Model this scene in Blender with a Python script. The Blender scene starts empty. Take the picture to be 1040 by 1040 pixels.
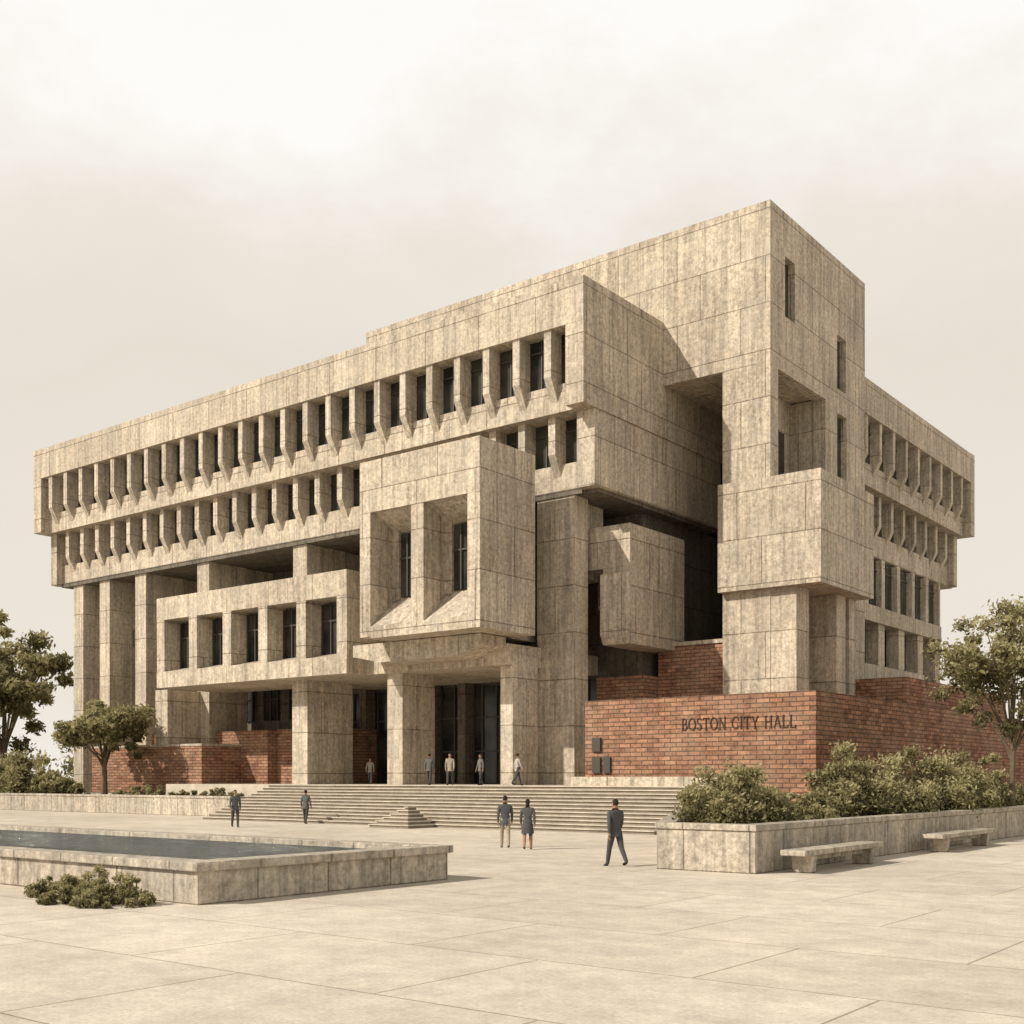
import bpy, bmesh, math, random
import numpy as np
from mathutils import Vector, Matrix
random.seed(7); rng=np.random.default_rng(7)
scene=bpy.context.scene
scene.view_settings.view_transform='Standard'
scene.view_settings.look='None'
scene.view_settings.exposure=0
# ------------------------------------------------------------ materials
class NT:
    def __init__(s,name):
        s.m=bpy.data.materials.new(name); s.m.use_nodes=True
        s.t=s.m.node_tree; s.t.nodes.clear()
        s.out=s.n('ShaderNodeOutputMaterial'); s.b=s.n('ShaderNodeBsdfPrincipled')
        s.l(s.b.outputs[0],s.out.inputs[0])
    def n(s,ty,**k):
        x=s.t.nodes.new(ty)
        for a,v in k.items(): setattr(x,a,v)
        return x
    def l(s,a,b): s.t.links.new(a,b)
    def math(s,op,a,b=None,c=None):
        x=s.n('ShaderNodeMath',operation=op)
        for i,v in enumerate((a,b,c)):
            if v is None: continue
            if isinstance(v,(int,float)): x.inputs[i].default_value=v
            else: s.l(v,x.inputs[i])
        return x.outputs[0]
    def mix(s,f,a,b,bt='MIX'):
        x=s.n('ShaderNodeMix',data_type='RGBA',blend_type=bt)
        for i,v in ((0,f),(6,a),(7,b)):
            if isinstance(v,(int,float)): x.inputs[i].default_value=v
            elif isinstance(v,tuple): x.inputs[i].default_value=v+(1,) if len(v)==3 else v
            else: s.l(v,x.inputs[i])
        return x.outputs[2]
    def noise(s,vec,scale,detail=4,rough=.6):
        x=s.n('ShaderNodeTexNoise'); x.inputs['Scale'].default_value=scale
        x.inputs['Detail'].default_value=detail; x.inputs['Roughness'].default_value=rough
        s.l(vec,x.inputs['Vector']); return x.outputs['Fac']
    def ramp(s,f,pts):
        x=s.n('ShaderNodeValToRGB'); s.l(f,x.inputs[0]); e=x.color_ramp.elements
        while len(e)<len(pts): e.new(.5)
        for i,(p,c) in enumerate(pts):
            e[i].position=p; e[i].color=(c,c,c,1) if isinstance(c,(int,float)) else c+(1,)
        return x.outputs[0]
    def mapv(s,vec,sc=(1,1,1)):
        x=s.n('ShaderNodeMapping'); x.inputs['Scale'].default_value=sc; s.l(vec,x.inputs[0]); return x.outputs[0]
    def wallvec(s):
        g=s.n('ShaderNodeNewGeometry'); p=s.n('ShaderNodeSeparateXYZ'); s.l(g.outputs['Position'],p.inputs[0])
        nn=s.n('ShaderNodeSeparateXYZ'); s.l(g.outputs['True Normal'],nn.inputs[0])
        ax=s.math('GREATER_THAN',s.math('ABSOLUTE',nn.outputs[0]),.6)
        az=s.math('GREATER_THAN',s.math('ABSOLUTE',nn.outputs[2]),.8)
        def lerp(f,a,b): return s.math('ADD',s.math('MULTIPLY',b,f),s.math('MULTIPLY',a,s.math('SUBTRACT',1,f)))
        u=lerp(ax,p.outputs[0],p.outputs[1]); v=lerp(az,p.outputs[2],p.outputs[1])
        c=s.n('ShaderNodeCombineXYZ'); s.l(u,c.inputs[0]); s.l(v,c.inputs[1])
        return g.outputs['Position'],c.outputs[0]
    def brick(s,vec,w,h,mortar,off=.5,smooth=.1,c1=(1,1,1),c2=(.9,.9,.9),cm=(0,0,0)):
        x=s.n('ShaderNodeTexBrick'); x.offset=off; x.squash=1
        s.l(vec,x.inputs['Vector']); x.inputs['Scale'].default_value=1
        x.inputs['Brick Width'].default_value=w; x.inputs['Row Height'].default_value=h
        x.inputs['Mortar Size'].default_value=mortar; x.inputs['Mortar Smooth'].default_value=smooth
        x.inputs['Color1'].default_value=c1+(1,); x.inputs['Color2'].default_value=c2+(1,); x.inputs['Mortar'].default_value=cm+(1,)
        return x
    def bump(s,h,st,dist=.05):
        x=s.n('ShaderNodeBump'); x.inputs['Strength'].default_value=st; x.inputs['Distance'].default_value=dist
        s.l(h,x.inputs['Height']); s.l(x.outputs[0],s.b.inputs['Normal']); return x.outputs[0]
    def fin(s,col,rough=.9,spec=.2):
        if isinstance(col,tuple): s.b.inputs['Base Color'].default_value=col+(1,)
        else: s.l(col,s.b.inputs['Base Color'])
        s.b.inputs['Roughness'].default_value=rough
        s.b.inputs['Specular IOR Level'].default_value=spec
        return s.m

def concrete(name,base,jw=4.3,jh=2.75,off=.37,mort=.032):
    k=NT(name); pos,uv=k.wallvec()
    j=k.brick(uv,jw,jh,mort,off,.35,(1,1,1),(.82,.815,.81),(.38,.35,.32))
    big=k.ramp(k.noise(pos,.22,5,.65),[(.3,.80),(.7,1.14)])
    st=k.ramp(k.noise(k.mapv(pos,(2.6,2.6,.12)),1,6,.75),[(.36,.52),(.56,1.05)])
    fine=k.ramp(k.noise(pos,4.5,5,.9),[(.37,.58),(.63,1.32)])
    board=k.ramp(k.noise(k.mapv(pos,(9,9,.5)),1,2,.5),[(.35,.88),(.65,1.07)])
    c=k.mix(1,base,big,'MULTIPLY'); c=k.mix(.8,c,st,'MULTIPLY'); c=k.mix(1,c,fine,'MULTIPLY'); c=k.mix(1,c,board,'MULTIPLY')
    c=k.mix(.9,c,j.outputs['Color'],'MULTIPLY')
    gr=k.ramp(k.noise(pos,.5,6,.75),[(.46,0.),(.70,.55)])
    c=k.mix(gr,c,(base[0]*.58,base[1]*.63,base[2]*.68))
    rs=k.ramp(k.noise(k.mapv(pos,(1.3,1.3,.35)),.8,6,.8),[(.57,0.),(.77,.35)]); c=k.mix(rs,c,(base[0]*.82,base[1]*.72,base[2]*.60))
    w=k.ramp(k.noise(pos,1.1,5,.75),[(.53,0.),(.68,.4)]); c=k.mix(w,c,(base[0]*1.22,base[1]*1.21,base[2]*1.19))
    h=k.math('ADD',k.math('MULTIPLY',k.noise(pos,6,5,.8),.6),k.math('SUBTRACT',1,j.outputs['Fac']))
    k.bump(h,.7,.05)
    return k.fin(c,.92,.15)
M={}
M['conc']=concrete('board_formed_concrete',(.60,.515,.402))
M['conc2']=concrete('precast_concrete',(.61,.528,.415),2.3,3.7,0,.025)
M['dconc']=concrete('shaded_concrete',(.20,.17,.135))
M['stone']=concrete('granite_stone',(.52,.455,.365),1.9,2.9,0,.025)
def stepm(name,col):
    k=NT(name); g=k.n('ShaderNodeNewGeometry'); pos=g.outputs['Position']
    c=k.mix(1,col,k.ramp(k.noise(pos,1.2,6,.7),[(.3,.74),(.7,1.12)]),'MULTIPLY')
    c=k.mix(1,c,k.ramp(k.noise(pos,9,4,.8),[(.3,.82),(.7,1.12)]),'MULTIPLY')
    k.bump(k.noise(pos,14,4,.7),.3,.02); return k.fin(c)
M['step']=stepm('step_tread_stone',(.58,.51,.41)); M['riser']=stepm('step_riser_painted_shade',(.26,.22,.17))  # riser colour darkened: shade below the tread nosings is painted into it
# brick
k=NT('red_brick'); pos,uv=k.wallvec()
j=k.brick(uv,.66,.22,.024,.5,.3,(.40,.205,.125),(.215,.10,.062),(.10,.07,.055))
v=k.ramp(k.noise(k.mapv(pos,(1,1,2.2)),1.3,6,.8),[(.35,.55),(.65,1.36)])
c=k.mix(1,j.outputs['Color'],v,'MULTIPLY')
c=k.mix(1,c,k.ramp(k.noise(pos,6,4,.9),[(.36,.66),(.64,1.3)]),'MULTIPLY')
eff=k.ramp(k.noise(pos,.45,7,.75),[(.42,0.),(.7,.7)])
c=k.mix(k.math('MULTIPLY',eff,k.math('SUBTRACT',1,k.math('MULTIPLY',j.outputs['Fac'],.7))),c,(.38,.27,.185)); 
k.bump(k.math('SUBTRACT',1,j.outputs['Fac']),.7,.04); M['brick']=k.fin(c,.93,.1)
# paving
k=NT('plaza_paving'); g=k.n('ShaderNodeNewGeometry'); pos=g.outputs['Position']
j=k.brick(pos,4.6,3.1,.022,.5,.5,(1,1,1),(.90,.895,.88),(.5,.46,.40))
c=k.mix(1,(.64,.567,.465),k.ramp(k.noise(pos,.16,7,.7),[(.3,.84),(.7,1.14)]),'MULTIPLY')
c=k.mix(1,c,k.ramp(k.noise(pos,1.1,8,.85),[(.36,.80),(.64,1.15)]),'MULTIPLY')
c=k.mix(1,c,k.ramp(k.noise(pos,18,4,.85),[(.33,.80),(.67,1.15)]),'MULTIPLY')
s_=k.ramp(k.noise(k.mapv(pos,(.5,1.6,1)),.5,6,.75),[(.55,0.),(.75,.35)]); c=k.mix(s_,c,(.38,.33,.27))
c=k.mix(.9,c,j.outputs['Color'],'MULTIPLY')
k.bump(k.math('SUBTRACT',k.math('MULTIPLY',k.noise(pos,12,4,.7),.5),j.outputs['Fac']),.4,.02)
M['pave']=k.fin(c,.85,.25)
k=NT('garden_soil'); g=k.n('ShaderNodeNewGeometry'); pos=g.outputs['Position']
M['soil']=k.fin(k.mix(k.noise(pos,2.5,6,.8),(.06,.05,.03),(.19,.17,.08)),.97,.1)
k=NT('window_glass'); pos,uv=k.wallvec()
M['glass']=k.fin(k.mix(k.ramp(k.noise(pos,.6,3,.5),[(.35,0.),(.65,1.)]),(.016,.018,.018),(.065,.06,.05)),.16,.35)
k=NT('dark_bronze'); M['bronze']=k.fin((.06,.052,.042),.5,.4)
k=NT('incised_letters'); M['letter']=k.fin((.07,.042,.03),.9,.1)
k=NT('pool_water'); g=k.n('ShaderNodeNewGeometry'); pos=g.outputs['Position']
nb=k.bump(k.noise(k.mapv(pos,(1,1.4,1)),1.5,6,.7),1.0,.6)
wv=k.ramp(k.noise(k.mapv(pos,(.7,2.4,1)),1.6,6,.8),[(.42,0.),(.62,1.)])
M['water']=k.fin(k.mix(wv,(.018,.03,.03),(.10,.115,.10)),.9,0)
gl=k.n('ShaderNodeBsdfGlossy'); gl.inputs['Roughness'].default_value=.07; k.l(nb,gl.inputs['Normal'])
mx=k.n('ShaderNodeMixShader'); mx.inputs[0].default_value=.24
k.l(k.b.outputs[0],mx.inputs[1]); k.l(gl.outputs[0],mx.inputs[2]); k.l(mx.outputs[0],k.out.inputs[0])
def leafm(name,c1,c2):
    k=NT(name); g=k.n('ShaderNodeNewGeometry')
    col=k.mix(k.noise(g.outputs['Position'],2.2,3,.7),c1,c2)
    m=k.fin(col,.75,.2)
    tr=k.n('ShaderNodeBsdfTranslucent'); k.l(col,tr.inputs[0]); mx=k.n('ShaderNodeMixShader'); mx.inputs[0].default_value=.4
    k.l(k.b.outputs[0],mx.inputs[1]); k.l(tr.outputs[0],mx.inputs[2]); k.l(mx.outputs[0],k.out.inputs[0])
    return m
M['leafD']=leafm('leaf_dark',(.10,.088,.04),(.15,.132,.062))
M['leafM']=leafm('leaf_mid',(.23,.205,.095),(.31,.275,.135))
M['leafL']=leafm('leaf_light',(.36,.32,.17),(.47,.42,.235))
k=NT('tree_bark'); g=k.n('ShaderNodeNewGeometry')
M['bark']=k.fin(k.mix(k.noise(g.outputs['Position'],6,5,.7),(.09,.065,.042),(.20,.155,.105)),.95,.1)
def flat(name,c,r=.85):
    k=NT(name); g=k.n('ShaderNodeNewGeometry')
    f=k.ramp(k.noise(g.outputs['Position'],25,3,.6),[(.3,.8),(.7,1.15)])
    return k.fin(k.mix(1,c,f,'MULTIPLY'),r,.2)
# ------------------------------------------------------------ mesh helpers
def empty(name,loc=(0,0,0)):
    e=bpy.data.objects.new(name,None); e.location=loc; scene.collection.objects.link(e); return e
class Part:
    def __init__(s,name,mat,parent=None):
        s.bm=bmesh.new(); s.name=name; s.mat=mat; s.parent=parent
    def poly(s,vs,fs):
        v=[s.bm.verts.new(p) for p in vs]
        for f in fs:
            s.bm.faces.new([v[i] for i in f])
    def box(s,x0,x1,y0,y1,z0,z1,j=True):
        if x0>x1:x0,x1=x1,x0
        if y0>y1:y0,y1=y1,y0
        e=[random.uniform(.0005,.004) if j else 0 for _ in range(6)]
        x0-=e[0];x1+=e[1];y0-=e[2];y1+=e[3];z0-=e[4];z1+=e[5]
        s.poly([(x0,y0,z0),(x1,y0,z0),(x1,y1,z0),(x0,y1,z0),(x0,y0,z1),(x1,y0,z1),(x1,y1,z1),(x0,y1,z1)],
               [(0,3,2,1),(4,5,6,7),(0,1,5,4),(1,2,6,5),(2,3,7,6),(3,0,4,7)])
    def prism(s,pts,d):
        n=len(pts); a=[Vector(p) for p in pts]; b=[p+Vector(d) for p in a]
        s.poly([tuple(p) for p in a+b],[tuple(range(n))[::-1],tuple(range(n,2*n))]+[(i,(i+1)%n,(i+1)%n+n,i+n) for i in range(n)])
    def done(s,bevel=0):
        bmesh.ops.recalc_face_normals(s.bm,faces=s.bm.faces[:])
        me=bpy.data.meshes.new(s.name); s.bm.to_mesh(me); s.bm.free(); me.materials.append(M[s.mat] if isinstance(s.mat,str) else s.mat)
        o=bpy.data.objects.new(s.name,me); scene.collection.objects.link(o)
        if s.parent: o.parent=s.parent
        if bevel:
            b=o.modifiers.new('bevel','BEVEL'); b.width=bevel; b.segments=2; b.limit_method='ANGLE'
        return o
# ------------------------------------------------------------ ground
G=Part('ground','pave'); 
G.poly([(-1500,-1500,0),(1500,-1500,0),(1500,1500,0),(-1500,1500,0)],[(0,1,2,3)]); G.done()
# ------------------------------------------------------------ CITY HALL
CH=empty('city_hall',(0,0,0))
W=Part('concrete_walls','conc',CH); F=Part('window_fins','conc2',CH); GL=Part('windows','glass',CH); D=Part('inner_walls','dconc',CH)
BZ=Part('window_mullions','bronze',CH); BR=Part('brick_base','brick',CH)
def PL(s,dep,z): return (s,54+dep,z)
def PR(s,dep,z): return (-30.7-dep,s,z)
def fbox(part,P,s0,s1,d0,d1,z0,z1):
    a=P(s0,d0,z0); b=P(s1,d1,z1); part.box(a[0],b[0],a[1],b[1],z0,z1)
def fins(P,s0,s1,n,w,prof,gd,gz0,gz1,mull=True):
    step=(s1-s0)/n
    for i in range(n+1):
        c=s0+i*step
        a=max(s0,c-w/2); b=min(s1,c+w/2)
        p0=[P(a,d,z) for d,z in prof]; v=Vector(P(b,0,0))-Vector(P(a,0,0))
        F.prism(p0,v)
        if i<n and mull:
            m=c+step/2
            fbox(BZ,P,m-.04,m+.04,gd-.1,gd,gz0,gz1)
            fbox(BZ,P,c+w/2,c+step-w/2,gd-.08,gd,gz1-.75,gz1-.67)
    fbox(GL,P,s0,s1,gd,gd+.1,gz0,gz1)
def ziggurat(P,s0,s1,n,g=0):
    fbox(W,P,s0,s1,0,3,28.2,30.7)
    fins(P,s0+.2,s1-.3,n,.5,[(.12,28.2),(.12,25.5),(.85,24.1),(2.3,24.1),(2.3,28.2)],1.2-g,25.2,28.2)
    fbox(W,P,s0+.1,s1-.1,.8-g*.3,3,23.6,25.2)
    fins(P,s0+.9,s1-.9,n,.5,[(1.3,23.6),(1.3,21.4),(1.95,20.1),(3.4,20.1),(3.4,23.6)],2.4-g,20.9,23.6)
    fbox(W,P,s0+.8,s1-.4,1.9-g*.3,4,19.2,20.9)
ziggurat(PL,-94.5,-36.97,25)
ziggurat(PR,77.6,105.4,10,.35)
W.box(-38.2,-36.97,54.01,70.5,23.6,30.72); W.box(-38.3,-37.08,55.3,70.5,19.2,23.58)
W.box(-94.5,-93.3,54.01,105,23.6,30.72); W.box(-93.9,-93.0,55.3,104,19.2,23.58)
W.box(-36,-30.68,104.4,105.42,23.6,30.72); W.box(-36,-31.9,103.6,104.5,19.2,23.58)
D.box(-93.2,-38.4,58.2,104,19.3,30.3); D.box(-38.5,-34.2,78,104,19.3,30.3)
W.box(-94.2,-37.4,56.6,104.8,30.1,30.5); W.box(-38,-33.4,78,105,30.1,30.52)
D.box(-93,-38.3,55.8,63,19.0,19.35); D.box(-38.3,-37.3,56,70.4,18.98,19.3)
# tower
W.box(-62.9,-36.98,62.8,77.4,30.0,36.2)
W.box(-36.95,-30.6,62.8,77.4,26.8,36.2)
def wallX(part,x0,x1,y0,y1,z0,z1,holes):
    ys=sorted({y0,y1,*[h[0] for h in holes],*[h[1] for h in holes]}); ys=[y for y in ys if y0<=y<=y1]
    zs=sorted({z0,z1,*[h[2] for h in holes],*[h[3] for h in holes]}); zs=[z for z in zs if z0<=z<=z1]
    for a,b in zip(ys[:-1],ys[1:]):
        run=None
        for c,d in zip(zs[:-1],zs[1:]):
            ins=any(h[0]<(a+b)/2<h[1] and h[2]<(c+d)/2<h[3] for h in holes)
            if not ins:
                run=[c,d] if run is None else [run[0],d]
            if ins and run: part.box(x0,x1,a,b,run[0],run[1],False); run=None
        if run: part.box(x0,x1,a,b,run[0],run[1],False)
H=[(64.8,66.2,30,33.6),(72.7,74.2,27.8,31.3),(63.8,70.8,19.5,26.6),(72.7,74.3,19.4,26.2),(66.2,69.6,5,13.5),(71.2,73.6,5,13.5),(72.7,74.3,14.5,18.4)]
wallX(W,-30.62,-29.8,62.8,77.5,5.0,36.2,H)
GL.box(-30.35,-30.25,64.6,66.4,29.9,33.7); GL.box(-30.35,-30.25,72.5,74.4,27.7,31.4)
D.box(-32.2,-32.0,72,75,13,26)
BZ.box(-30.25,-30.18,65.45,65.55,30,33.6); BZ.box(-30.25,-30.18,73.4,73.5,27.8,31.3)
GL.box(-30.3,-30.2,72.6,74.4,19.4,26.2); GL.box(-30.3,-30.2,72.6,74.4,14.4,18.4)
W.box(-32.9,-29.82,62.82,63.9,19.9,26.79)
W.box(-32.9,-28.2,62.84,64.6,2,13.5)
W.box(-32.9,-32.3,63.95,77,2,26.78); W.box(-32.25,-30.65,70.9,71.6,6,26.7); W.box(-32.2,-30.65,76.8,77.3,6,26.7)
GL.box(-32.28,-32.2,65,69.9,20,24.6)
for yy in (66.2,67.5,68.8): BZ.box(-32.2,-32.1,yy,yy+.08,20,24.6)
W.box(-32.95,-26.5,62.3,70.35,13.5,19.9)
W.box(-29.4,-27.6,67.2,68.6,5,13.48); W.box(-28.9,-27.6,69.2,70.2,5,13.48)
D.box(-37.0,-33.0,70.6,71.2,2,26.78)
GL.box(-36.6,-33.1,70.45,70.58,8,18.3)
for xx in (-36.2,-35.2,-34.2): BZ.box(xx,xx+.1,70.35,70.44,8,18.3)
for zz in (11,13.5,16): BZ.box(-36.6,-33.1,70.36,70.43,zz,zz+.1)
BR.box(-41,-37.6,61.4,69,2,8.8); BR.box(-37.58,-33.0,63.2,70.3,2,10.6); W.box(-37.7,-32.95,63.1,70.4,10.62,10.85)
def lower_bay(x0,x1,z0,z1,y,nm):
    GL.box(x0,x1,y,y+.1,z0,z1)
    n=nm
    for i in range(n+1):
        xx=x0+(x1-x0)*i/n; BZ.box(xx-.06,xx+.06,y-.12,y,z0,z1)
    for zz in (z0+(z1-z0)*.33,z0+(z1-z0)*.68): BZ.box(x0,x1,y-.1,y,zz-.05,zz+.05)
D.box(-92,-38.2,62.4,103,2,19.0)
lower_bay(-91,-38.4,15.4,18.4,62.2,44)
lower_bay(-66,-38.4,2.1,8.8,62.2,22)
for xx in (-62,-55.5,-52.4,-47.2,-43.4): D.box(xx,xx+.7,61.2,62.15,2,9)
for x in (-91.5,-87.6,-82.5,-74.4,-63.4,-52.0):
    lo=1.2 if x<-70 else 10.3
    W.box(x,x+1.45,56,59.7,lo,19.05)
    W.box(x+.15,x+1.3,59.7,62.4,15,19.04)
W.box(-41.6,-38.9,55.9,57.3,2,19.1)
W.box(-40.9,-39.6,57.3,60,14.5,19.05)
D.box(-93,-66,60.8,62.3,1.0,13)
for i in range(8):
    a=-90+i*3; lower_bay(a,a+1.6,7,12,60.65,2)
for (a,b,y1) in ((-60.1,-58.6,57.2),(-51.2,-49.9,56.0),(-42.1,-41.2,55.4)):
    W.box(a,b,53,y1,2,9.6)
W.box(-75.5,-74,53,56,1.2,9.1)
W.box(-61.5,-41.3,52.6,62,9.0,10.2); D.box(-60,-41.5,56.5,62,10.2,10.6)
W.prism([(-51.5,50.3,10.55),(-51.5,50.3,9.85),(-49.2,50.3,9.4),(-43.2,50.3,9.4),(-41.4,50.3,9.95),(-41.4,50.3,10.55)],(0,2.28,0))
# hanging window frame
x0,x1=-72.5,-52.8
W.box(x0,x1,51,57.5,13.9,15.5); W.box(x0,x1,51,57.5,9.0,10.15)
n=5; wd=(x1-x0-.9)/n
for i in range(n+1):
    a=x0+i*wd; W.box(a,a+.9,51.02,52.6,10.15,13.9)
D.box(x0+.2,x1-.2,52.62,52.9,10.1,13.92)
for i in range(n):
    a=x0+i*wd+.9
    GL.box(a+.02,a+1.7,52.48,52.6,10.3,13.7)
    for q in (a+.02,a+.85,a+1.62): BZ.box(q,q+.1,52.35,52.47,10.3,13.7)
    BZ.box(a+.02,a+1.7,52.36,52.46,12.6,12.7)
    F.prism([(a+.01,51.1,10.15),(a+.01,52.5,10.15),(a+.01,52.5,10.5)],(wd-.92,0,0))
W.box(x0,x0+.5,52.6,57.4,10.1,13.9); W.box(x1-.5,x1,52.6,57.4,10.1,13.9)
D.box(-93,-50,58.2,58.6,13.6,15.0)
# council chamber box
X0,X1=-49.1,-39.98; Y=48.5; YB=53.5
W.box(X0,X1,Y,YB,17.95,20.95)
W.box(X0,X0+.85,Y+.02,YB,10.7,17.95); W.box(-40.85,X1,Y+.02,YB,10.62,17.95)
W.box(-45.05,-44.1,Y+.05,50.7,11.3,17.95)
W.box(X0+.85,-40.85,Y+.03,YB,10.6,11.3)
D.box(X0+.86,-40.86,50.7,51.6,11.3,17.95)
for a,b in ((X0+.85,-45.05),(-44.1,-40.85)):
    F.prism([(a+.01,Y+.1,11.3),(a+.01,50.7,11.3),(a+.01,50.7,13.2)],(b-a-.02,0,0))
    F.prism([(a+.01,Y+.35,17.94),(a+.01,50.7,17.94),(a+.01,50.7,17.0)],(b-a-.02,0,0))
    GL.box(a+.55,a+1.75,50.55,50.68,13.2,16.9); BZ.box(a+1.1,a+1.2,50.42,50.54,13.2,16.9); BZ.box(a+.55,a+1.75,50.44,50.53,15.4,15.5)
    W.box(a+.01,a+.5,50.4,50.69,13,17.2)
W.box(-48.8,-42.3,YB,58,10.7,19.15)
# mayor box
W.box(-40.1,-36.4,58,64.4,14.9,17.4)
W.box(-38.3,-36.4,58.02,64.38,10.35,14.9)
W.box(-40.08,-38.3,60.2,64.35,12.8,14.9)
GL.box(-39.9,-38.35,60.05,60.18,13.1,14.7)
F.prism([(-38.29,57.7,14.5),(-38.29,58.01,14.5),(-38.29,58.01,10.35),(-38.29,57.7,10.9)],(1.86,0,0))
# right wing lower levels
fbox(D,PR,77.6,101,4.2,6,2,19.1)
fins(PR,77.7,101.2,7,.7,[(1.6,19.1),(1.6,15.2),(2.6,15.2),(2.6,19.1)],2.05,15.4,19.0)
fbox(W,PR,77.7,101.2,1.5,4,14.2,15.4)
for i in range(6):
    s=78.2+i*4.4; fbox(W,PR,s,s+1.3,1.7,2.7,2,14.2)
fbox(GL,PR,78,101,2.9,3.05,6,14.1)
fbox(W,PR,80,95,.9,2.2,9.6,10.8)
# podium
BR.box(-34.1,-21.5,50,88,0,6.42)
BR.box(-30,-24.5,70.5,92,6.4,8.6)
BZ.box(-33.6,-33.1,49.86,49.99,2.7,3.5); BZ.box(-32.9,-32.5,49.86,49.99,2.7,3.5);BZ.box(-33.6,-33.1,49.86,49.99,3.8,4.5)
W.box(-33.9,-25.6,48.4,49.93,0,2.5)
BR.box(-82.5,-66.9,56.6,61,1,6.0); BR.box(-84,-69.9,53,56.55,0,4.8); BR.box(-66.85,-61,57.5,62,1,6.05)
W.box(-84.05,-69.85,52.95,56.6,4.82,4.98)
for p in (W,F,GL,D,BZ,BR): p.done()
# ------------------------------------------------------------ steps + terrace
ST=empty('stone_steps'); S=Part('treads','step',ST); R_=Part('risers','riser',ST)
n=12
for i in range(n):
    xr=-25.8-.002*i
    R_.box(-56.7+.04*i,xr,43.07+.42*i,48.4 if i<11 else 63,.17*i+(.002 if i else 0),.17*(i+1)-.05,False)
    S.box(-56.74+.04*i,xr+.02,43+.42*i,(43.6+.42*i) if i<11 else 63.1,.17*(i+1)-.048,.17*(i+1),False)
S.box(-70,-56.2,50,63,0,2.03)
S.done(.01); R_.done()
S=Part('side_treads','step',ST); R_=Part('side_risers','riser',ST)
for i in range(6):
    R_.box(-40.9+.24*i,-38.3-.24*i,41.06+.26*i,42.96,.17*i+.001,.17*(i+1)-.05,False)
    S.box(-40.94+.24*i,-38.26-.24*i,41+.26*i,42.98,.17*(i+1)-.049,.17*(i+1)+.002,False)
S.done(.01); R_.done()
# ------------------------------------------------------------ planters
def planter(name,outer,t,h,soil):
    E=empty(name); P=Part('wall','stone',E); n=len(outer)
    c=[Vector((a,b,0)) for a,b in outer]
    def inset(t):
        r=[]
        for i in range(n):
            a=c[i-1];b=c[i];d=c[(i+1)%n]
            e1=(b-a).normalized();e2=(d-b).normalized(); n1=Vector((-e1.y,e1.x,0));n2=Vector((-e2.y,e2.x,0))
            m=(n1+n2).normalized(); r.append(b+m*(t/max(.3,m.dot(n1))))
        return r
    def ringm(P,o,inn,z0,z1):
        vs=[]
        for z in (z0,z1):
            vs+=[(p.x,p.y,z) for p in o]; vs+=[(p.x,p.y,z) for p in inn]
        fs=[]
        for i in range(n):
            k2=(i+1)%n
            fs+=[(i,k2,k2+2*n,i+2*n),(i+n,i+3*n,k2+3*n,k2+n),(i+2*n,k2+2*n,k2+3*n,i+3*n),(i,i+n,k2+n,k2)]
        P.poly(vs,fs)
    inner=inset(t)
    ringm(P,inset(.05),inner,0,h-.17); P.done(.01)
    P=Part('coping','stone',E); ringm(P,c,inset(t+.03),h-.165,h); P.done(.025)
    Q=Part('soil','soil',E); Q.poly([(p.x,p.y,soil) for p in inner],[tuple(range(n))]); Q.done()
    return E
planter('planter_wall',[(-13.1,26.8),(-13.1,75),(-21.3,75),(-21.3,49.9),(-23.6,49.9),(-23.6,41.5),(-16.04,26.8)],.5,1.24,1.0)
planter('planter_wall',[(-58.2,47),(-58.2,49.8),(-70.5,49.8),(-70.5,52.8),(-150,52.8),(-150,47)],.5,1.3,1.1)
# ------------------------------------------------------------ pool
E=empty('reflecting_pool'); P=Part('basin_wall','stone',E)
def ring(P,x0,x1,y0,y1,t,z0,z1):
    P.box(x0,x1,y0,y0+t,z0,z1,False); P.box(x0,x1,y1-t,y1,z0,z1,False)
    P.box(x0,x0+t,y0+t,y1-t,z0,z1,False); P.box(x1-t,x1,y0+t,y1-t,z0,z1,False)
ring(P,-62,-18.25,13.75,20.95,.5,0,.64)
P.done(.01)
P=Part('coping','stone',E); ring(P,-62.1,-18.15,13.65,21.05,.62,.642,.82); P.done(.02)
P=Part('water','water',E); P.poly([(-61.5,14.25,.68),(-18.75,14.25,.68),(-18.75,20.45,.68),(-61.5,20.45,.68)],[(0,1,2,3)]); P.done()
# ------------------------------------------------------------ benches
def bench(x,y0,y1):
    E=empty('stone_bench',(x,(y0+y1)/2,0)); L=y1-y0
    P=Part('seat','stone',E); P.box(-.34,.34,-L/2,L/2,.46,.6); P.done(.025)
    P=Part('legs','stone',E)
    for q in (-L/2+.7,L/2-.7):
        P.prism([(-.25,q-.14,0),(.25,q-.14,0),(.3,q-.14,.46),(-.3,q-.14,.46)],(0,.28,0))
    P.prism([(-.06,-L/2+.8,.3),(.06,-L/2+.8,.3),(.06,-L/2+.8,.42),(-.06,-L/2+.8,.42)],(0,L-1.6,0))
    P.done(.02)
bench(-12.4,27.4,32.8); bench(-12.4,38.1,44.0)
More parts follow.
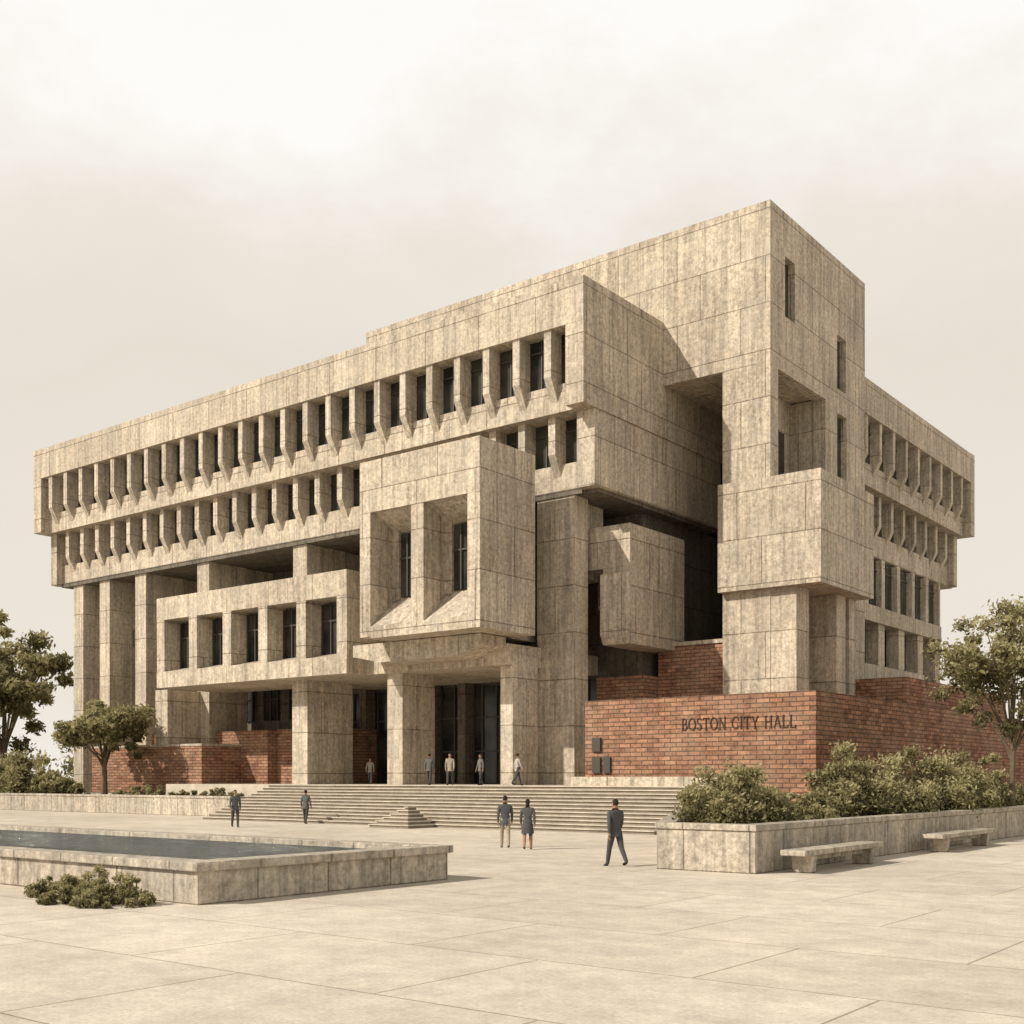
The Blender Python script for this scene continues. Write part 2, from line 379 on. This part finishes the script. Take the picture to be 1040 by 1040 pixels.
# ------------------------------------------------------------ sign (serif capitals)
def sign():
    P=Part('building_sign','letter')
    tk,tn=.105,.05
    def seg(ox,a,b,w):
        a=Vector((a[0],a[1]));b=Vector((b[0],b[1]));d=(b-a)
        if d.length<1e-5: return
        d.normalize(); nrm=Vector((-d.y,d.x))*w/2; dep=.03+random.uniform(0,.006)
        q=[a+nrm,a-nrm,b-nrm,b+nrm]
        P.prism([(ox+p.x,0,p.y) for p in q],(0,-dep,0))
    def arc(ox,cx,cy,rx,ry,a0,a1,n=12,wmax=tk,wmin=tn):
        for i in range(n):
            t0=math.radians(a0+(a1-a0)*i/n);t1=math.radians(a0+(a1-a0)*(i+1)/n+ (2 if a1>a0 else -2))
            w=wmin+(wmax-wmin)*abs(math.cos((t0+t1)/2))
            seg(ox,(cx+rx*math.cos(t0),cy+ry*math.sin(t0)),(cx+rx*math.cos(t1),cy+ry*math.sin(t1)),w)
    def sf(ox,x,y,w=.24): seg(ox,(x-w/2,y),(x+w/2,y),.035)
    def vs(ox,x,w=tk): seg(ox,(x,0),(x,1),w); sf(ox,x,.015); sf(ox,x,.985)
    def letter(ch,o):
        if ch=='B': vs(o,.14); arc(o,.28,.75,.25,.235,-90,90); arc(o,.28,.26,.32,.25,-90,90); [seg(o,(.14,y),(.3,y),.04) for y in(.02,.51,.98)]; return .68
        if ch=='O': arc(o,.42,.5,.37,.49,0,360,24); return .84
        if ch=='S': arc(o,.3,.74,.22,.24,20,270,12,.07,.06); arc(o,.3,.26,.24,.24,90,-160,12,.1,.07); return .6
        if ch=='T': vs(o,.36); seg(o,(.04,.97),(.68,.97),.05); seg(o,(.05,.8),(.05,.98),.04); seg(o,(.67,.8),(.67,.98),.04); return .72
        if ch=='N': vs(o,.14,tn); vs(o,.7,tn); seg(o,(.14,.98),(.7,.02),tk); return .84
        if ch=='C': arc(o,.42,.5,.37,.49,45,315,18); seg(o,(.69,.68),(.69,.9),.045); return .76
        if ch=='I': vs(o,.16); return .32
        if ch=='Y': seg(o,(.06,.98),(.38,.45),tk); seg(o,(.7,.98),(.38,.45),tn); seg(o,(.38,0),(.38,.47),tk); sf(o,.38,.015); sf(o,.08,.985,.22); sf(o,.68,.985,.22); return .76
        if ch=='H': vs(o,.14); vs(o,.7); seg(o,(.14,.52),(.7,.52),tn); return .84
        if ch=='A': seg(o,(.1,.02),(.4,.99),tn); seg(o,(.4,.99),(.72,.02),tk); seg(o,(.2,.35),(.62,.35),.045); sf(o,.1,.015,.2); sf(o,.72,.015,.22); return .8
        if ch=='L': vs(o,.14); seg(o,(.14,.025),(.6,.025),.05); seg(o,(.6,.02),(.6,.22),.045); return .66
        return .42
    x=0
    for ch in 'BOSTON CITY HALL': x+=letter(ch,x)+.1
    sc=6.0/x
    o=P.done(); o.scale=(sc,1,.58); o.location=(-28.4,49.985,4.76)
sign()
# ------------------------------------------------------------ vegetation
def tube(vs,fs,pts,rad,n=7):
    base=len(vs)
    for i,(p,r) in enumerate(zip(pts,rad)):
        p=Vector(p); d=(Vector(pts[min(i+1,len(pts)-1)])-Vector(pts[max(i-1,0)])).normalized()
        a=d.orthogonal().normalized(); b=d.cross(a)
        for k in range(n):
            t=2*math.pi*k/n; q=p+a*math.cos(t)*r+b*math.sin(t)*r; vs.append(tuple(q))
    for i in range(len(pts)-1):
        for k in range(n):
            k2=(k+1)%n; fs.append((base+i*n+k,base+i*n+k2,base+(i+1)*n+k2,base+(i+1)*n+k))
    fs.append(tuple(range(base,base+n))[::-1]); fs.append(tuple(range(base+(len(pts)-1)*n,base+len(pts)*n)))
def leaves(name,clumps,size,parent,per):
    V=[];Fc=[];mi=[]
    for (c,r,tone) in clumps:
        k=int(per*random.uniform(.7,1.3))
        d=rng.normal(size=(k,3)); d/=np.linalg.norm(d,axis=1)[:,None]
        p=np.array(c)+d*(rng.random((k,1))**.45)*np.array([r,r,r*.75])*(.65+.75*rng.random((k,1)))
        a=rng.normal(size=(k,3)); a/=np.linalg.norm(a,axis=1)[:,None]
        b=np.cross(a,rng.normal(size=(k,3))); b/=np.linalg.norm(b,axis=1)[:,None]
        s=(size*(.6+.8*rng.random((k,1))))
        q=np.stack([p-a*s,p+b*s*.45,p+a*s,p-b*s*.45],1).reshape(-1,3)
        off=len(V)
        V.extend(q.tolist()); Fc.extend([(off+4*i,off+4*i+1,off+4*i+2,off+4*i+3) for i in range(k)])
        for i in range(k):
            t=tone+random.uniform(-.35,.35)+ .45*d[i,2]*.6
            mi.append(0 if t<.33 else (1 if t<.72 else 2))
    me=bpy.data.meshes.new(name); me.from_pydata(V,[],Fc)
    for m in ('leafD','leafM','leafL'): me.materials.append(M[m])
    me.polygons.foreach_set('material_index',mi)
    o=bpy.data.objects.new(name,me); scene.collection.objects.link(o); o.parent=parent; return o
def tree(loc,h,cr,th,name='deciduous_tree',per=150,leaf=.17,nl=9,tr=.16,squash=1.0,fill=2.2):
    E=empty(name,loc); vs=[];fs=[]; cl=[]
    cc=Vector((0,0,th+(h-th)*.52)); rz=(h-th)*.5*squash
    top=Vector((random.uniform(-.2,.2),random.uniform(-.2,.2),h*.8))
    tube(vs,fs,[(0,0,-.15),(0.02,.02,th*.5),(.08,-.03,th),tuple(top*.75),tuple(top)],[tr*1.4,tr,tr*.85,tr*.45,tr*.15])
    for i in range(nl):
        a=2*math.pi*i/nl+random.uniform(-.3,.3); z0=th*random.uniform(.8,1.25); el=random.uniform(-.25,1.0)
        tip=cc+Vector((math.cos(a)*math.cos(el)*cr*.85,math.sin(a)*math.cos(el)*cr*.85,math.sin(el)*rz*.85))
        mid=Vector((0,0,z0)).lerp(tip,.5)+Vector((0,0,.12*cr))
        tube(vs,fs,[(0,0,z0),tuple(mid),tuple(tip)],[tr*.5,tr*.3,tr*.08],5)
        for j in range(4):
            m2=mid.lerp(tip,random.uniform(.1,.8)); t2=m2+Vector((random.uniform(-1,1),random.uniform(-1,1),random.uniform(-.3,.8)))*cr*.45
            tube(vs,fs,[tuple(m2),tuple(t2)],[tr*.16,tr*.05],4)
            cl.append((tuple(t2),cr*random.uniform(.14,.24),random.uniform(.25,.85)))
        cl.append((tuple(tip),cr*random.uniform(.16,.25),random.uniform(.4,.9)))
    for i in range(int(nl*fill)):
        d=Vector(rng.normal(size=3)).normalized(); r=random.uniform(.45,1.05)
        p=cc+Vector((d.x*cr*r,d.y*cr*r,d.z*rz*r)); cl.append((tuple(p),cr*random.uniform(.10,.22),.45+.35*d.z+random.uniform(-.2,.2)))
    me=bpy.data.meshes.new('trunk'); me.from_pydata(vs,[],fs); me.materials.append(M['bark'])
    o=bpy.data.objects.new('trunk_and_limbs',me); scene.collection.objects.link(o); o.parent=E
    leaves('foliage',cl,leaf,E,per); return E
def shrub(loc,rx,ry,h,ncl=26,per=130,leaf=.09,name='shrub'):
    E=empty(name,loc); vs=[];fs=[];cl=[]
    for i in range(ncl):
        a=random.uniform(0,6.283); r=random.random()**.6
        hh=h*(1-.6*r*r)*random.uniform(.62,1.18)
        t=Vector((math.cos(a)*rx*r,math.sin(a)*ry*r,hh*random.uniform(.55,.98)))
        tube(vs,fs,[(t.x*.25,t.y*.25,-.05),(t.x*.8,t.y*.8,t.z*.55),tuple(t)],[.03,.02,.008],4)
        cl.append((tuple(t),h*random.uniform(.10,.23),random.uniform(.4,1.0)))
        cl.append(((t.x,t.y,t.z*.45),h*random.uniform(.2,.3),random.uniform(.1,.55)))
    me=bpy.data.meshes.new('stems'); me.from_pydata(vs,[],fs); me.materials.append(M['bark'])
    o=bpy.data.objects.new('stems',me); scene.collection.objects.link(o); o.parent=E
    leaves('foliage',cl,leaf,E,per)
shrub((-15.6,30.3,1.0),1.5,1.9,2.0,44,150,.07); shrub((-17.2,33.8,1.0),1.5,1.7,1.8,34,150,.07)
shrub((-15.3,38.2,1.0),1.5,1.5,2.3,38,150,.08); shrub((-15.0,40.8,1.0),1.5,1.4,2.0,30,150,.08)
shrub((-15.2,45.4,1.0),1.6,1.9,2.7,36,150,.08); shrub((-15.0,49.0,1.0),1.5,1.9,2.4,30,150,.08)
shrub((-14.8,34.0,1.0),.8,1.0,.7,20,120,.07); shrub((-19.5,41,1.0),1.8,1.8,1.1,22); shrub((-15.,54,1.0),1.6,3.5,2.2,34)
tree((-14.0,53.5,1.0),10.0,3.1,2.6,nl=13,per=150,leaf=.12,tr=.13)
tree((-77,49.6,1.1),6.9,3.3,2.3,nl=10,per=150,leaf=.17,tr=.2,fill=3)
tree((-99,53.8,0),16.8,5.2,4.5,nl=12,per=170,leaf=.27,tr=.3)
shrub((-90,50,1.1),3.5,1.6,3.6,36,140,.18); shrub((-84.5,50,1.1),3,1.4,2.0,30,120,.16); shrub((-97,50.3,1.1),4,1.6,4.6,40,140,.18)
shrub((-70,48.3,1.1),4,.7,.8,26,80,.12,'hedge'); shrub((-63,48.3,1.1),3.5,.6,.7,22,80,.12,'hedge')
for i,(x,y,h) in enumerate(((-19.3,13.0,.6),(-20.2,12.9,.7),(-21.1,12.9,.5),(-22.0,13.0,.5),(-20.5,12.3,.35),(-19.6,12.4,.3))): shrub((x,y,0),.55,.38,h,16,130,.035)
E=empty('distant_trees'); cl=[]
for i in range(300):
    a=random.uniform(0,1); 
    if i%2: x=-330+a*170; y=190+random.uniform(-15,15)+a*60
    else: x=-20+a*120; y=260+random.uniform(-15,15)
    z=random.uniform(1,9); cl.append(((x,y,z),random.uniform(2.2,4.2),random.uniform(.2,.7)))
leaves('tree_mass',cl,.8,E,60)
# ------------------------------------------------------------ people
_pm={}
def PM(n,c):
    if (n,c) not in _pm: _pm[(n,c)]=flat(n,c)
    return _pm[(n,c)]
def person(loc,rz,h=1.75,shirt=(.05,.055,.07),pants=(.05,.05,.055),hair=(.03,.02,.015),stride=.35,phase=1,female=False,bag=False,skirt=False,armbend=.25):
    base=h/1.75
    def leg(s,a):
        hip=Vector((s*.092,0,.93)); f=max(0,-a)*.7+.06
        k=hip+Vector((s*.01,-math.sin(a)*.44,-math.cos(a)*.44)); b=a-f*1.2
        an=k+Vector((0,-math.sin(b)*.42,-math.cos(b)*.42)); return hip,k,an
    hL,kL,aL=leg(1,stride*phase); hR,kR,aR=leg(-1,-stride*phase)
    def arm(s,a):
        sh=Vector((s*.185,0,1.42)); e=sh+Vector((s*.05,-math.sin(a)*.28,-math.cos(a)*.28)); b=a+armbend
        w=e+Vector((s*.005,-math.sin(b)*.25,-math.cos(b)*.25)); hd=w+Vector((0,-math.sin(b)*.09,-math.cos(b)*.09)); return sh,e,w,hd
    A=arm(1,-stride*phase*.9); B=arm(-1,stride*phase*.9)
    V=[Vector((0,0,.97)),Vector((0,0,1.14)),Vector((0,0,1.32)),Vector((0,0,1.45)),Vector((0,-.01,1.55)),Vector((0,-.015,1.6))]
    R=[.14,.135,.155,.09,.055,.05]; E=[(0,1),(1,2),(2,3),(3,4),(4,5)]; T=[1,1,1,0,0]
    def chain(start,pts,rad,mats):
        p=start
        for q,r,m in zip(pts,rad,mats):
            V.append(q);R.append(r);E.append((p,len(V)-1));T.append(m);p=len(V)-1
    for (hp,kn,an) in ((hL,kL,aL),(hR,kR,aR)):
        chain(0,[hp,hp.lerp(kn,.5),kn,kn.lerp(an,.4),an,an+Vector((0,-.09,-.055)),an+Vector((0,-.17,-.06))],[.105,.092,.07,.066,.05,.042,.034],[2,2,2,2 if not skirt else 0,2 if not skirt else 0,3,3])
    for (sh,e,w,hd) in (A,B):
        chain(2,[sh,sh.lerp(e,.5),e,e.lerp(w,.5),w,hd],[.072,.062,.052,.047,.036,.034],[1,1,1,1,1,0])
    lift=-min(aL.z,aR.z)+.075
    me=bpy.data.meshes.new('p'); me.from_pydata([tuple(v) for v in V],E,[]); o=bpy.data.objects.new('p',me); scene.collection.objects.link(o)
    o.modifiers.new('s','SKIN'); sk=me.skin_vertices[0].data
    for i,r in enumerate(R): sk[i].radius=(r,r*(.8 if i in(0,1,2) else 1)); sk[i].use_root=(i==0)
    sb=o.modifiers.new('u','SUBSURF'); sb.levels=2
    dg=bpy.context.evaluated_depsgraph_get(); m2=bpy.data.meshes.new_from_object(o.evaluated_get(dg)); bpy.data.objects.remove(o)
    bm=bmesh.new(); bm.from_mesh(m2)
    def near(p):
        best=9;bi=0
        for i,(a,b) in enumerate(E):
            A_=V[a];D_=V[b]-A_;t=max(0,min(1,(p-A_).dot(D_)/D_.length_squared)); dd=(p-(A_+D_*t)).length-(R[a]*(1-t)+R[b]*t)*.9
            if dd<best: best=dd;bi=i
        return T[bi]
    for f in bm.faces: 
        f.material_index=near(f.calc_center_median()); f.smooth=True
        if f.material_index==1 and f.calc_center_median().z<.93 and abs(f.calc_center_median().x)<.15: f.material_index=2
    r=bmesh.ops.create_icosphere(bm,subdivisions=3,radius=1)
    hc=Vector((0,-.02,1.655))
    vset=set(r['verts'])
    for v in r['verts']:
        x,y,z=v.co; sx=.075*(1-.22*max(0,-z)); c=Vector((x*sx,y*.095,z*.118))
        if y<-.8 and abs(x)<.22 and -.35<z<.1: c.y-=.022*(1-abs(x)/.22)
        if y<-.6 and .05<z<.25 and .2<abs(x)<.5: c.y+=.008
        if y<-.3 and z<-.7: c.y-=.012
        v.co=c+hc
    for f in bm.faces:
        if all(v in vset for v in f.verts):
            c=f.calc_center_median()-hc; f.smooth=True
            hr=(c.z>.055) or (c.y>.0 and c.z>(-.09 if female else -.045)) or (c.y>-.03 and c.z>.02)
            f.material_index=4 if hr else 0
            if c.y<-.07 and abs(abs(c.x)-.03)<.012 and abs(c.z-.012)<.009: f.material_index=4
            if c.y<-.07 and abs(c.x)<.022 and abs(c.z+.055)<.008: f.material_index=5
    def lump(c,s,mi,sub=2):
        r=bmesh.ops.create_icosphere(bm,subdivisions=sub,radius=1); vs=set(r['verts'])
        for v in r['verts']: v.co=Vector((v.co.x*s[0],v.co.y*s[1],v.co.z*s[2]))+Vector(c)
        for f in bm.faces:
            if f.verts[0] in vs: f.material_index=mi; f.smooth=True
    for s in (-1,1): lump(hc+Vector((s*.076,.01,0)),(.012,.02,.03),0)
    lump(hc+Vector((0,.02,.03)),(.083,.095,.10),4)
    if female: lump(hc+Vector((0,.06,-.07)),(.07,.045,.1),4)
    for (sh,e,w,hd) in (A,B):
        s=1 if sh.x>0 else -1; dn=(hd-w).normalized(); side=Vector((0,-1,0)); side=(side-dn*side.dot(dn)).normalized(); inn=Vector((-s,0,0))
        vs=[];fs=[]
        for i,l in enumerate((.066,.078,.072,.056)):
            b0=hd+side*(.026-.017*i)+dn*.012; tube(vs,fs,[tuple(b0),tuple(b0+dn*l*.5+inn*.005),tuple(b0+dn*l*.95+inn*.025)],[.0095,.0085,.006],6)
        b0=w+dn*.035+side*.025; tube(vs,fs,[tuple(b0),tuple(b0+dn*.03+side*.02+inn*.01),tuple(b0+dn*.06+side*.024+inn*.02)],[.012,.010,.007],6)
        bv=[bm.verts.new(v) for v in vs]
        for f in fs:
            q=bm.faces.new([bv[i] for i in f]); q.material_index=0
    zz=[(1.0,.125),(.92,.158),(.80,.175)] if not skirt else [(1.0,.12),(.9,.17),(.72,.19),(.58,.21)]
    rings=[]
    for z,rr in zz:
        rings.append([bm.verts.new((math.cos(t*math.pi/8)*rr*1.08,math.sin(t*math.pi/8)*rr*.85,z)) for t in range(16)])
    for a_,b_ in zip(rings[:-1],rings[1:]):
        for i in range(16):
            q=bm.faces.new([a_[i],a_[(i+1)%16],b_[(i+1)%16],b_[i]]); q.material_index=2 if skirt else 1; q.smooth=True
    for v in bm.verts: v.co=Vector((v.co.x,v.co.y,v.co.z+lift-.012))*base
    me=bpy.data.meshes.new('person'); bm.to_mesh(me); bm.free()
    for mm in (PM('skin',(.36,.21,.14)),PM('coat',shirt),PM('trousers',pants),PM('shoes',(.025,.02,.018)),PM('hair',hair),PM('lips',(.25,.09,.07))): me.materials.append(mm)
    o=bpy.data.objects.new('pedestrian',me); o.location=loc; o.rotation_euler=(0,0,math.radians(rz)); scene.collection.objects.link(o)
T=2.04
person((-17.35,26.9,0),-115,1.86,(.08,.08,.082),(.07,.07,.073),stride=.30)
person((-25.06,31.8,0),222,1.82,(.09,.093,.097),(.36,.30,.22),stride=.22)
person((-23.85,31.5,0),214,1.72,(.09,.092,.09),(.075,.077,.075),stride=.25,phase=-1,female=True,skirt=True)
person((-46.4,37.2,0),60,1.85,(.095,.097,.10),(.07,.07,.073),stride=.22)
person((-46.9,42.3,0),200,1.8,(.11,.108,.1),(.065,.06,.06),stride=.15)
person((-44.6,49.6,T),200,1.8,(.12,.12,.12),(.06,.06,.06),stride=.2)
person((-42.0,48.4,T),30,1.78,(.34,.29,.22),(.08,.075,.07),stride=.25,phase=-1)
person((-41.3,50.2,T),-20,1.74,(.16,.15,.14),(.06,.06,.065),stride=.15)
person((-39.0,50.6,T),150,1.78,(.44,.4,.34),(.07,.07,.08),stride=.3)
person((-56.7,57,T),30,1.8,(.3,.27,.23),(.1,.1,.1),stride=.2)
# ------------------------------------------------------------ camera
f=1182.0; cam=bpy.data.cameras.new('camera'); cam.sensor_width=36; cam.lens=36*f/1040
cam.shift_y=(791-520)/1040; cam.clip_end=5000; cam.clip_start=.1
co=bpy.data.objects.new('camera',cam); co.location=(0,0,2.4); co.rotation_euler=(math.radians(90),0,math.radians(37.9)); scene.collection.objects.link(co); scene.camera=co
# ------------------------------------------------------------ light
sd=Vector((-1,-1.9,1.65)).normalized(); el=math.asin(sd.z); az=math.atan2(sd.x,sd.y)
L=bpy.data.lights.new('sun','SUN'); L.energy=4.5; L.angle=math.radians(.6); L.color=(1,.93,.82)
lo=bpy.data.objects.new('sun',L); lo.rotation_euler=sd.to_track_quat('Z','Y').to_euler(); scene.collection.objects.link(lo)
w=bpy.data.worlds.new('World'); scene.world=w; w.use_nodes=True; nt=w.node_tree; nt.nodes.clear()
N=nt.nodes.new; out=N('ShaderNodeOutputWorld'); bg=N('ShaderNodeBackground'); bg.inputs[1].default_value=.1
sky=N('ShaderNodeTexSky'); sky.sky_type='NISHITA'; sky.sun_disc=False; sky.sun_elevation=el; sky.sun_rotation=az; sky.dust_density=4; sky.air_density=1
hs=N('ShaderNodeHueSaturation'); hs.inputs['Saturation'].default_value=.2; nt.links.new(sky.outputs[0],hs.inputs['Color'])
tc=N('ShaderNodeTexCoord'); sp=N('ShaderNodeSeparateXYZ'); nt.links.new(tc.outputs['Generated'],sp.inputs[0])
no=N('ShaderNodeTexNoise'); no.inputs['Scale'].default_value=3.2; no.inputs['Detail'].default_value=8; no.inputs['Roughness'].default_value=.62
mp=N('ShaderNodeMapping'); mp.inputs['Scale'].default_value=(1,1,1.8); nt.links.new(tc.outputs['Generated'],mp.inputs[0]); nt.links.new(mp.outputs[0],no.inputs['Vector'])
ma=N('ShaderNodeMath'); ma.operation='MULTIPLY_ADD'; nt.links.new(no.outputs['Fac'],ma.inputs[0]); ma.inputs[1].default_value=.3; nt.links.new(sp.outputs[2],ma.inputs[2])
rp=N('ShaderNodeValToRGB'); nt.links.new(ma.outputs[0],rp.inputs[0]); e=rp.color_ramp.elements
e[0].position=.10; e[0].color=(.98,.94,.87,1); e[1].position=.90; e[1].color=(.24,.23,.215,1)
for p_,c_ in ((.27,(.88,.81,.715)),(.46,(.83,.76,.665)),(.57,(.88,.815,.73)),(.67,(1.03,1.01,.975)),(.74,(1.02,1.0,.965))):
    q=e.new(p_); q.color=c_+(1,)
vm=N('ShaderNodeVectorMath'); vm.operation='SCALE'; vm.inputs['Scale'].default_value=10; nt.links.new(rp.outputs[0],vm.inputs[0])
mx=N('ShaderNodeMix'); mx.data_type='RGBA'; mx.inputs[0].default_value=.95; nt.links.new(hs.outputs[0],mx.inputs[6]); nt.links.new(vm.outputs[0],mx.inputs[7])
nt.links.new(mx.outputs[2],bg.inputs[0]); nt.links.new(bg.outputs[0],out.inputs[0])
